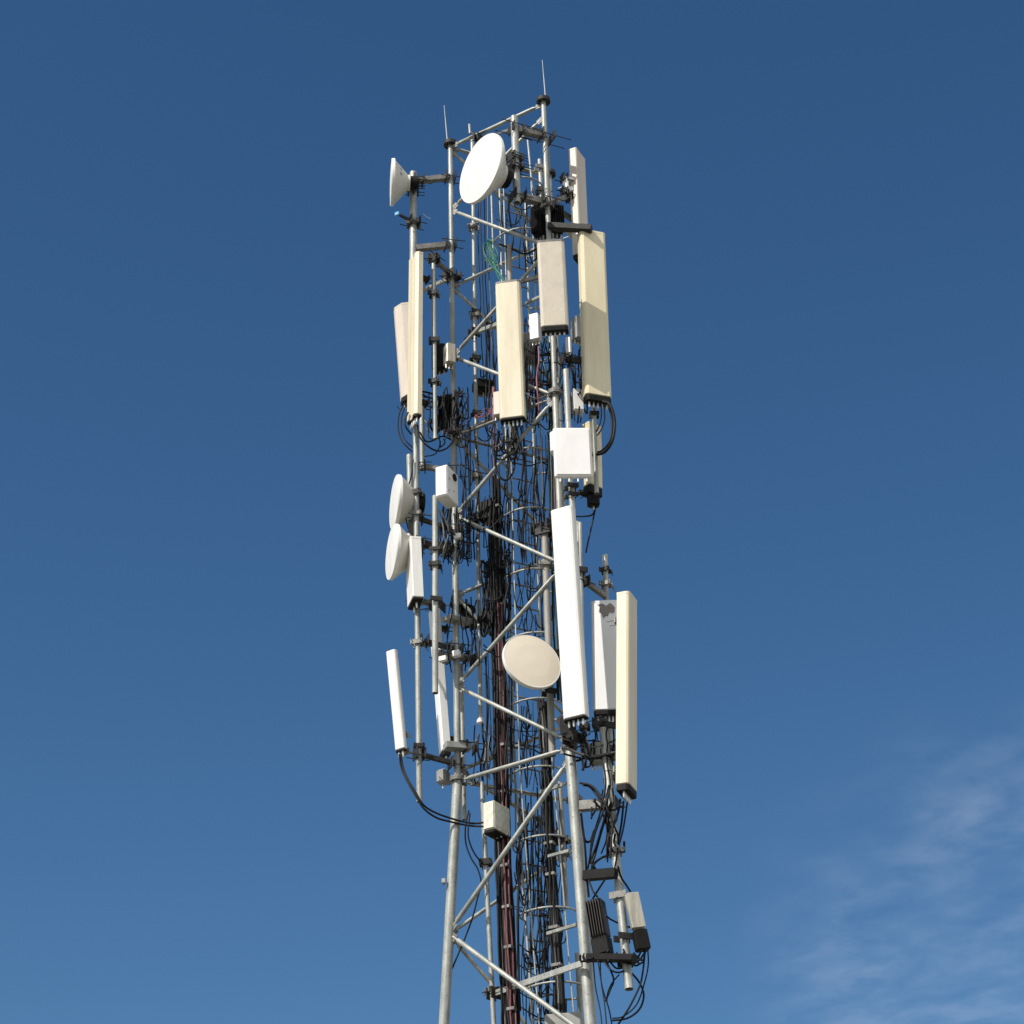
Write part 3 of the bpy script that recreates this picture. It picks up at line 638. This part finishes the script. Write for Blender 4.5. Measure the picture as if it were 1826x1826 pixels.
cable([(890, 768, 20.3), (886, 800, 20.4), (884, 830, 20.5), (893, 852, 20.5), (905, 855, 20.5), (916, 838, 20.5), (917, 805, 20.5), (911, 780, 20.4)], .013, None, 'thick cable loop hanging below the centre cream panel')
cable([(715, 1345, 20.9), (718, 1365, 20.9), (725, 1385, 20.85), (738, 1408, 20.8), (752, 1432, 20.8), (770, 1446, 20.85), (800, 1458, 20.9), (840, 1468, 20.95), (868, 1466, 20.9)], .011, None, 'upper long cable sagging from the narrow white panel to the cabinet')
cable([(712, 1345, 20.9), (716, 1370, 20.9), (726, 1392, 20.85), (742, 1420, 20.8), (756, 1442, 20.8), (778, 1458, 20.85), (802, 1465, 20.92), (835, 1472, 20.95), (866, 1474, 20.9)], .011, None, 'lower long cable sagging from the narrow white panel to the cabinet')
cable([(836, 1445, 20.9), (830, 1475, 20.9), (831, 1505, 20.95), (840, 1530, 20.95), (852, 1550, 20.95), (858, 1575, 20.95), (852, 1600, 20.98), (838, 1650, 21.0), (806, 1728, 21.02)], .009, None, 'long thin cable crossing behind the lower left leg')
cable([(838, 1450, 20.9), (835, 1490, 20.9), (845, 1520, 20.95), (862, 1542, 21.0)], .009, None, 'short cable from cabinet bracket down to the riser pipe')
cable([(737, 820, 20.8), (733, 850, 20.8), (724, 880, 20.9), (722, 905, 20.95), (726, 935, 20.9), (733, 955, 20.85), (746, 968, 20.85)], .008, None, 'thin cable hanging across the upper drum dish pole')
cable([(712, 730, 20.95), (708, 724, 20.95)], .006, CABLE, 'tiny cable stub at the pinkish panel foot')
cable([(1062, 905, 20.5), (1058, 925, 20.5), (1050, 960, 20.45), (1045, 985, 20.4)], .010, None, 'black cable dropping from the plug box, towards the slim pipe')
cable([(1062, 905, 20.5), (1056, 918, 20.5), (1040, 921, 20.4), (1028, 921, 20.2)], .010, None, 'black cable curling left from the plug box')
# right lower fan of cables
FAN = [((1112, 1428), (1108, 1470), (1100, 1510), (1094, 1545)), ((1119, 1428), (1112, 1475), (1102, 1515), (1096, 1550)), ((1106, 1425), (1102, 1450), (1092, 1480), (1088, 1530)),
       ((1082, 1360), (1088, 1400), (1078, 1440), (1060, 1490), (1048, 1550)), ((1076, 1362), (1080, 1400), (1070, 1450), (1055, 1500), (1052, 1540)),
       ((1086, 1400), (1080, 1450), (1066, 1500), (1055, 1535), (1066, 1556)), ((1090, 1430), (1076, 1470), (1062, 1520), (1056, 1548), (1072, 1562)),
       ((1040, 1400), (1052, 1403), (1066, 1420), (1076, 1436), (1086, 1450)), ((1034, 1396), (1056, 1402), (1074, 1424), (1084, 1445), (1094, 1470)),
       ((1100, 1460), (1090, 1480), (1084, 1500), (1094, 1520)), ((1082, 1440), (1094, 1470), (1102, 1490), (1102, 1510)), ((1040, 1480), (1044, 1520), (1046, 1560), (1050, 1600)),
       ((1036, 1450), (1042, 1495), (1052, 1500), (1060, 1480)), ((1086, 1525), (1072, 1530), (1060, 1540), (1052, 1555))]
for i, f in enumerate(FAN):
    cable([(x, y, 19.95 + .1 * math.sin(i + j)) for j, (x, y) in enumerate(f)], rnd.choice([.010, .012, .013]), None, 'black cable in the fan between the cream panel and leaning pipe', 'cables fanning down at the right')
LOW = [((1155, 1690), (1156, 1720), (1150, 1750), (1136, 1790), (1112, 1812), (1092, 1816)), ((1150, 1700), (1146, 1735), (1140, 1760), (1120, 1800), (1100, 1830)), ((1140, 1720), (1130, 1700), (1136, 1706), (1147, 1712), (1152, 1690)),
       ((1122, 1730), (1140, 1752), (1148, 1775), (1140, 1800), (1118, 1816), (1090, 1820)), ((1070, 1710), (1072, 1750), (1078, 1790), (1082, 1832)), ((1066, 1712), (1074, 1760), (1086, 1800), (1092, 1832)),
       ((1080, 1712), (1094, 1745), (1088, 1765), (1080, 1785)), ((1104, 1738), (1092, 1752), (1084, 1770), (1082, 1786)), ((1078, 1715), (1090, 1730), (1104, 1734), (1120, 1728)), ((1086, 1712), (1098, 1726), (1112, 1726)),
       ((1130, 1600), (1118, 1580), (1108, 1565), (1102, 1545)), ((1050, 1570), (1058, 1590), (1066, 1600)), ((1080, 1566), (1066, 1588), (1056, 1604)), ((1128, 1655), (1112, 1650), (1090, 1640), (1080, 1632)),
       ((1152, 1695), (1140, 1712), (1126, 1712), (1112, 1700)), ((1144, 1694), (1138, 1706), (1128, 1716), (1134, 1722), (1146, 1716)), ((1058, 1716), (1062, 1760), (1070, 1800), (1074, 1832))]
for i, f in enumerate(LOW):
    cable([(x, y, 19.85 + .1 * math.sin(i * 2 + j)) for j, (x, y) in enumerate(f)], rnd.choice([.007, .009, .010]), None, 'black cable looping below the two lower radio units', 'cables looping under the radio units')
# green tangle and pink tangle
rg = random.Random(21)
for i in range(12):
    xe = rg.choice([893, 899, 902]); pts = [(872 + rg.uniform(-3, 6), 424 + rg.uniform(0, 6), 21.0)]
    xm = 872 + rg.uniform(-12, 12)
    pts += [(xm, 442 + rg.uniform(-5, 5), 20.9), (xm + rg.uniform(-6, 12), 458 + rg.uniform(-4, 4), 20.85), (880 + rg.uniform(-8, 8), 472 + rg.uniform(-4, 4), 20.7)]
    if i % 3 == 0: pts += [(870 + rg.uniform(-8, 4), 462, 20.8), (878, 478, 20.7)]
    pts += [(887 + (xe - 895) * .6, 488, 20.55), (xe, 504, 20.42)]
    cable(pts, .0055, GREENW if i % 3 else GREEND, 'bright green wire in the tangle above the centre cream panel', 'green wires above the centre panel', 'wire', 7, 5)
for i in range(9):
    pts = [(846, 741 + rg.uniform(-3, 3), 21.12), (853 + rg.uniform(-4, 6), 734 + rg.uniform(-9, 12), 21.05), (864 + rg.uniform(-5, 5), 730 + rg.uniform(-10, 16), 21.0), (879, 722 + i * 4, 21.0)]
    if i > 4: pts = [(873 + i, 690, 21.1), (875 + i * .6, 730, 21.0), (876 + i, 770 + i * 3, 21.0), (880, 850, 21.0)]
    cable(pts, .005, PINKW, 'thin pink wire in the tangle left of the centre panel', 'pink wires left of the centre panel', 'wire', 6, 5)
# clutter of looping cables in measured areas
def tpath(q, x0, y0, x1, y1, Yc):
    w, h = x1 - x0, y1 - y0; t = q.random(); x = q.uniform(x0, x1); J = lambda: Yc + q.uniform(-.06, .06)
    if t < .52:                                   # long drop with a gentle wander
        ya = q.uniform(y0, y0 + h * .12); yb = q.uniform(y0 + h * .86, y1); a = q.uniform(-.3, .3) * min(w, 40)
        pts = [(x + a * math.sin(k * 1.3 + t * 20) * .5 + q.uniform(-2, 2), ya + (yb - ya) * k / 5, J()) for k in range(6)]
    elif t < .91:                                  # drip loop: down, round, up
        r = q.uniform(5, min(18, w * .45)); d = q.uniform(10, min(60, h * .7)); ya = q.uniform(y0, max(y0 + 1, y1 - d)); sx = q.choice((-1, 1))
        pts = [(x, ya, J()), (x - sx * 2, ya + d * .5, J()), (x + sx * r * .4, ya + d * .92, J()), (x + sx * r, ya + d, J()), (x + sx * r * 1.6, ya + d * .85, J()), (x + sx * r * 1.9, ya + d * q.uniform(.1, .5), J())]
    else:                                         # slack run across
        ya = q.uniform(y0, y1 - 8); sag = q.uniform(4, 16)
        pts = [(x0 + w * k / 4, ya + sag * math.sin(k * math.pi / 4) + k * q.uniform(-1, 4), J()) for k in range(5)]
    return [(min(max(a, x0 - 5), x1 + 5), min(max(b, y0 - 4), y1 + 6), c) for a, b, c in pts]
def tangle(x0, y0, x1, y1, Ya, Yb, n, r=(.005, .011), mats=(CABLE,), seed=1, wild=.5, label=None, grp=None):
    q = random.Random(seed)
    for i in range(n):
        cable(tpath(q, x0, y0, x1, y1, q.uniform(Ya, Yb)), q.uniform(*r), q.choice(mats), label, grp, 'cable', 6, 6)
CM = (CABLE, CABLE, CABLE, CABLEG)
tangle(935, 600, 990, 760, 20.3, 20.75, 26, (.006, .012), (CABLE, CABLE, RED, CABLE, GREEND, CABLEG, PINKW), 11, .8, 'thin cable in the red and black nest under the speckled panel', 'cables nested under the speckled panel')
tangle(1012, 615, 1042, 760, 20.3, 20.6, 14, (.006, .012), CM, 12, .8, 'cable in the narrow nest left of the right cream panel', 'cables beside the right cream panel')
tangle(745, 690, 825, 785, 20.8, 21.2, 22, (.006, .013), CM, 13, .8, 'cable in the black nest around the left leg', 'cables nested round the left leg')
tangle(885, 752, 940, 830, 20.3, 20.6, 14, (.007, .011), CM, 14, .6, 'cable end leaving the bottom of the centre cream panel', 'cables leaving the centre panel')
tangle(858, 985, 905, 1135, 20.9, 21.2, 22, (.010, .016), (CABLE,), 15, .7, 'thick black cable in the coil left of the ladder', 'thick coiled cables left of the ladder')
tangle(785, 900, 832, 1000, 20.8, 21.1, 14, (.007, .012), CM, 16, .8, 'cable around the left leg joint under the white box', 'cables at the left leg joint')
tangle(835, 890, 885, 945, 20.9, 21.1, 10, (.007, .012), (CABLE,), 17, .8, 'cable around the black box cluster', 'cables at the black box cluster')
tangle(1005, 1290, 1110, 1375, 20.0, 20.4, 24, (.007, .013), CM, 18, .6, 'cable under the long white and stained grey panels', 'cables under the right panels')
tangle(920, 1400, 1000, 1830, 20.6, 21.1, 16, (.006, .010), (CABLE,), 19, .6, 'loose black cable looping inside the ladder cage', 'loose cables in the ladder cage')
tangle(925, 1560, 985, 1800, 20.7, 21.0, 9, (.006, .010), (CABLE,), 20, .8, 'loose black cable looping inside the ladder cage', 'loose cables in the ladder cage')
q = random.Random(77); mb = MB()
for (x0, y0, x1, y1, n) in ((895, 560, 985, 780, 26), (900, 770, 988, 1010, 34), (822, 740, 892, 1000, 22), (868, 880, 910, 1140, 34), (905, 1000, 985, 1140, 16), (862, 1140, 912, 1440, 24), (905, 1240, 990, 1420, 20),
                            (915, 1430, 1005, 1640, 34), (930, 1620, 1005, 1830, 34), (862, 540, 892, 760, 10), (885, 330, 985, 480, 14), (955, 600, 1010, 760, 26), (790, 690, 830, 800, 22), (795, 900, 835, 1010, 16), (800, 1060, 850, 1200, 12)):
    for k in range(n):
        P = [W(*p) for p in tpath(q, x0, y0, x1, y1, q.uniform(20.75, 21.3) if x1 < 1006 else 20.5)]
        mb.tube(spline(P, 5), q.uniform(.004, .009), 5)
o = mb.build('cable_tangle', CABLE, None, W(930, 1640, 21)); tag(o, 'mass of thin black cables threading the whole tower core', 'cables', None, 'stuff')
tangle(1040, 1690, 1130, 1720, 19.8, 20.0, 8, (.008, .012), (CABLE,), 24, .7, 'black cable looping below the two lower radio units', 'cables looping under the radio units')
tangle(1060, 1400, 1108, 1540, 19.9, 20.1, 8, (.008, .012), CM, 25, .7, 'black cable in the fan between the cream panel and leaning pipe', 'cables fanning down at the right')
tangle(890, 340, 985, 500, 20.5, 21.2, 9, (.006, .012), (CABLE,), 26, .6, 'dark cable inside the upper lattice below the big dish', 'cables in the upper lattice')
tangle(846, 1290, 880, 1400, 20.9, 21.1, 8, (.007, .012), CM, 27, .7, 'cable around the gap in the riser pipe', 'cables at the riser gap')
# blue rag and bracket below the side dish
a = W(708, 381, 20.8); o = MB().box(a, (.06, .02, .05), yawax(-30), .004).build('blue_strap', BLUE, None, a); tag(o, 'small blue strap sticking out left below the side dish', 'strap')
o = arm('short dark strap bracket left of the thick pipe below the side dish', (712, 383, 20.8), (738, 396, 20.88), .03, .03, DARK, 0, .05)
cable([(755, 382, 20.9), (760, 386, 20.9), (768, 390, 20.9)], .003, WHITEB, 'tiny pale wisp of string hanging by the left leg')
print('legB top', PX(leg('B', ztop)), 'A joint', PX(leg('A', zj)), 'B joint', PX(leg('B', zj)), 'A 1826?', PX(leg('A', 8.0)), PX(leg('B', 8.0)), 'C top', PX(leg('C', ztop)), 'z', ztop, zj)
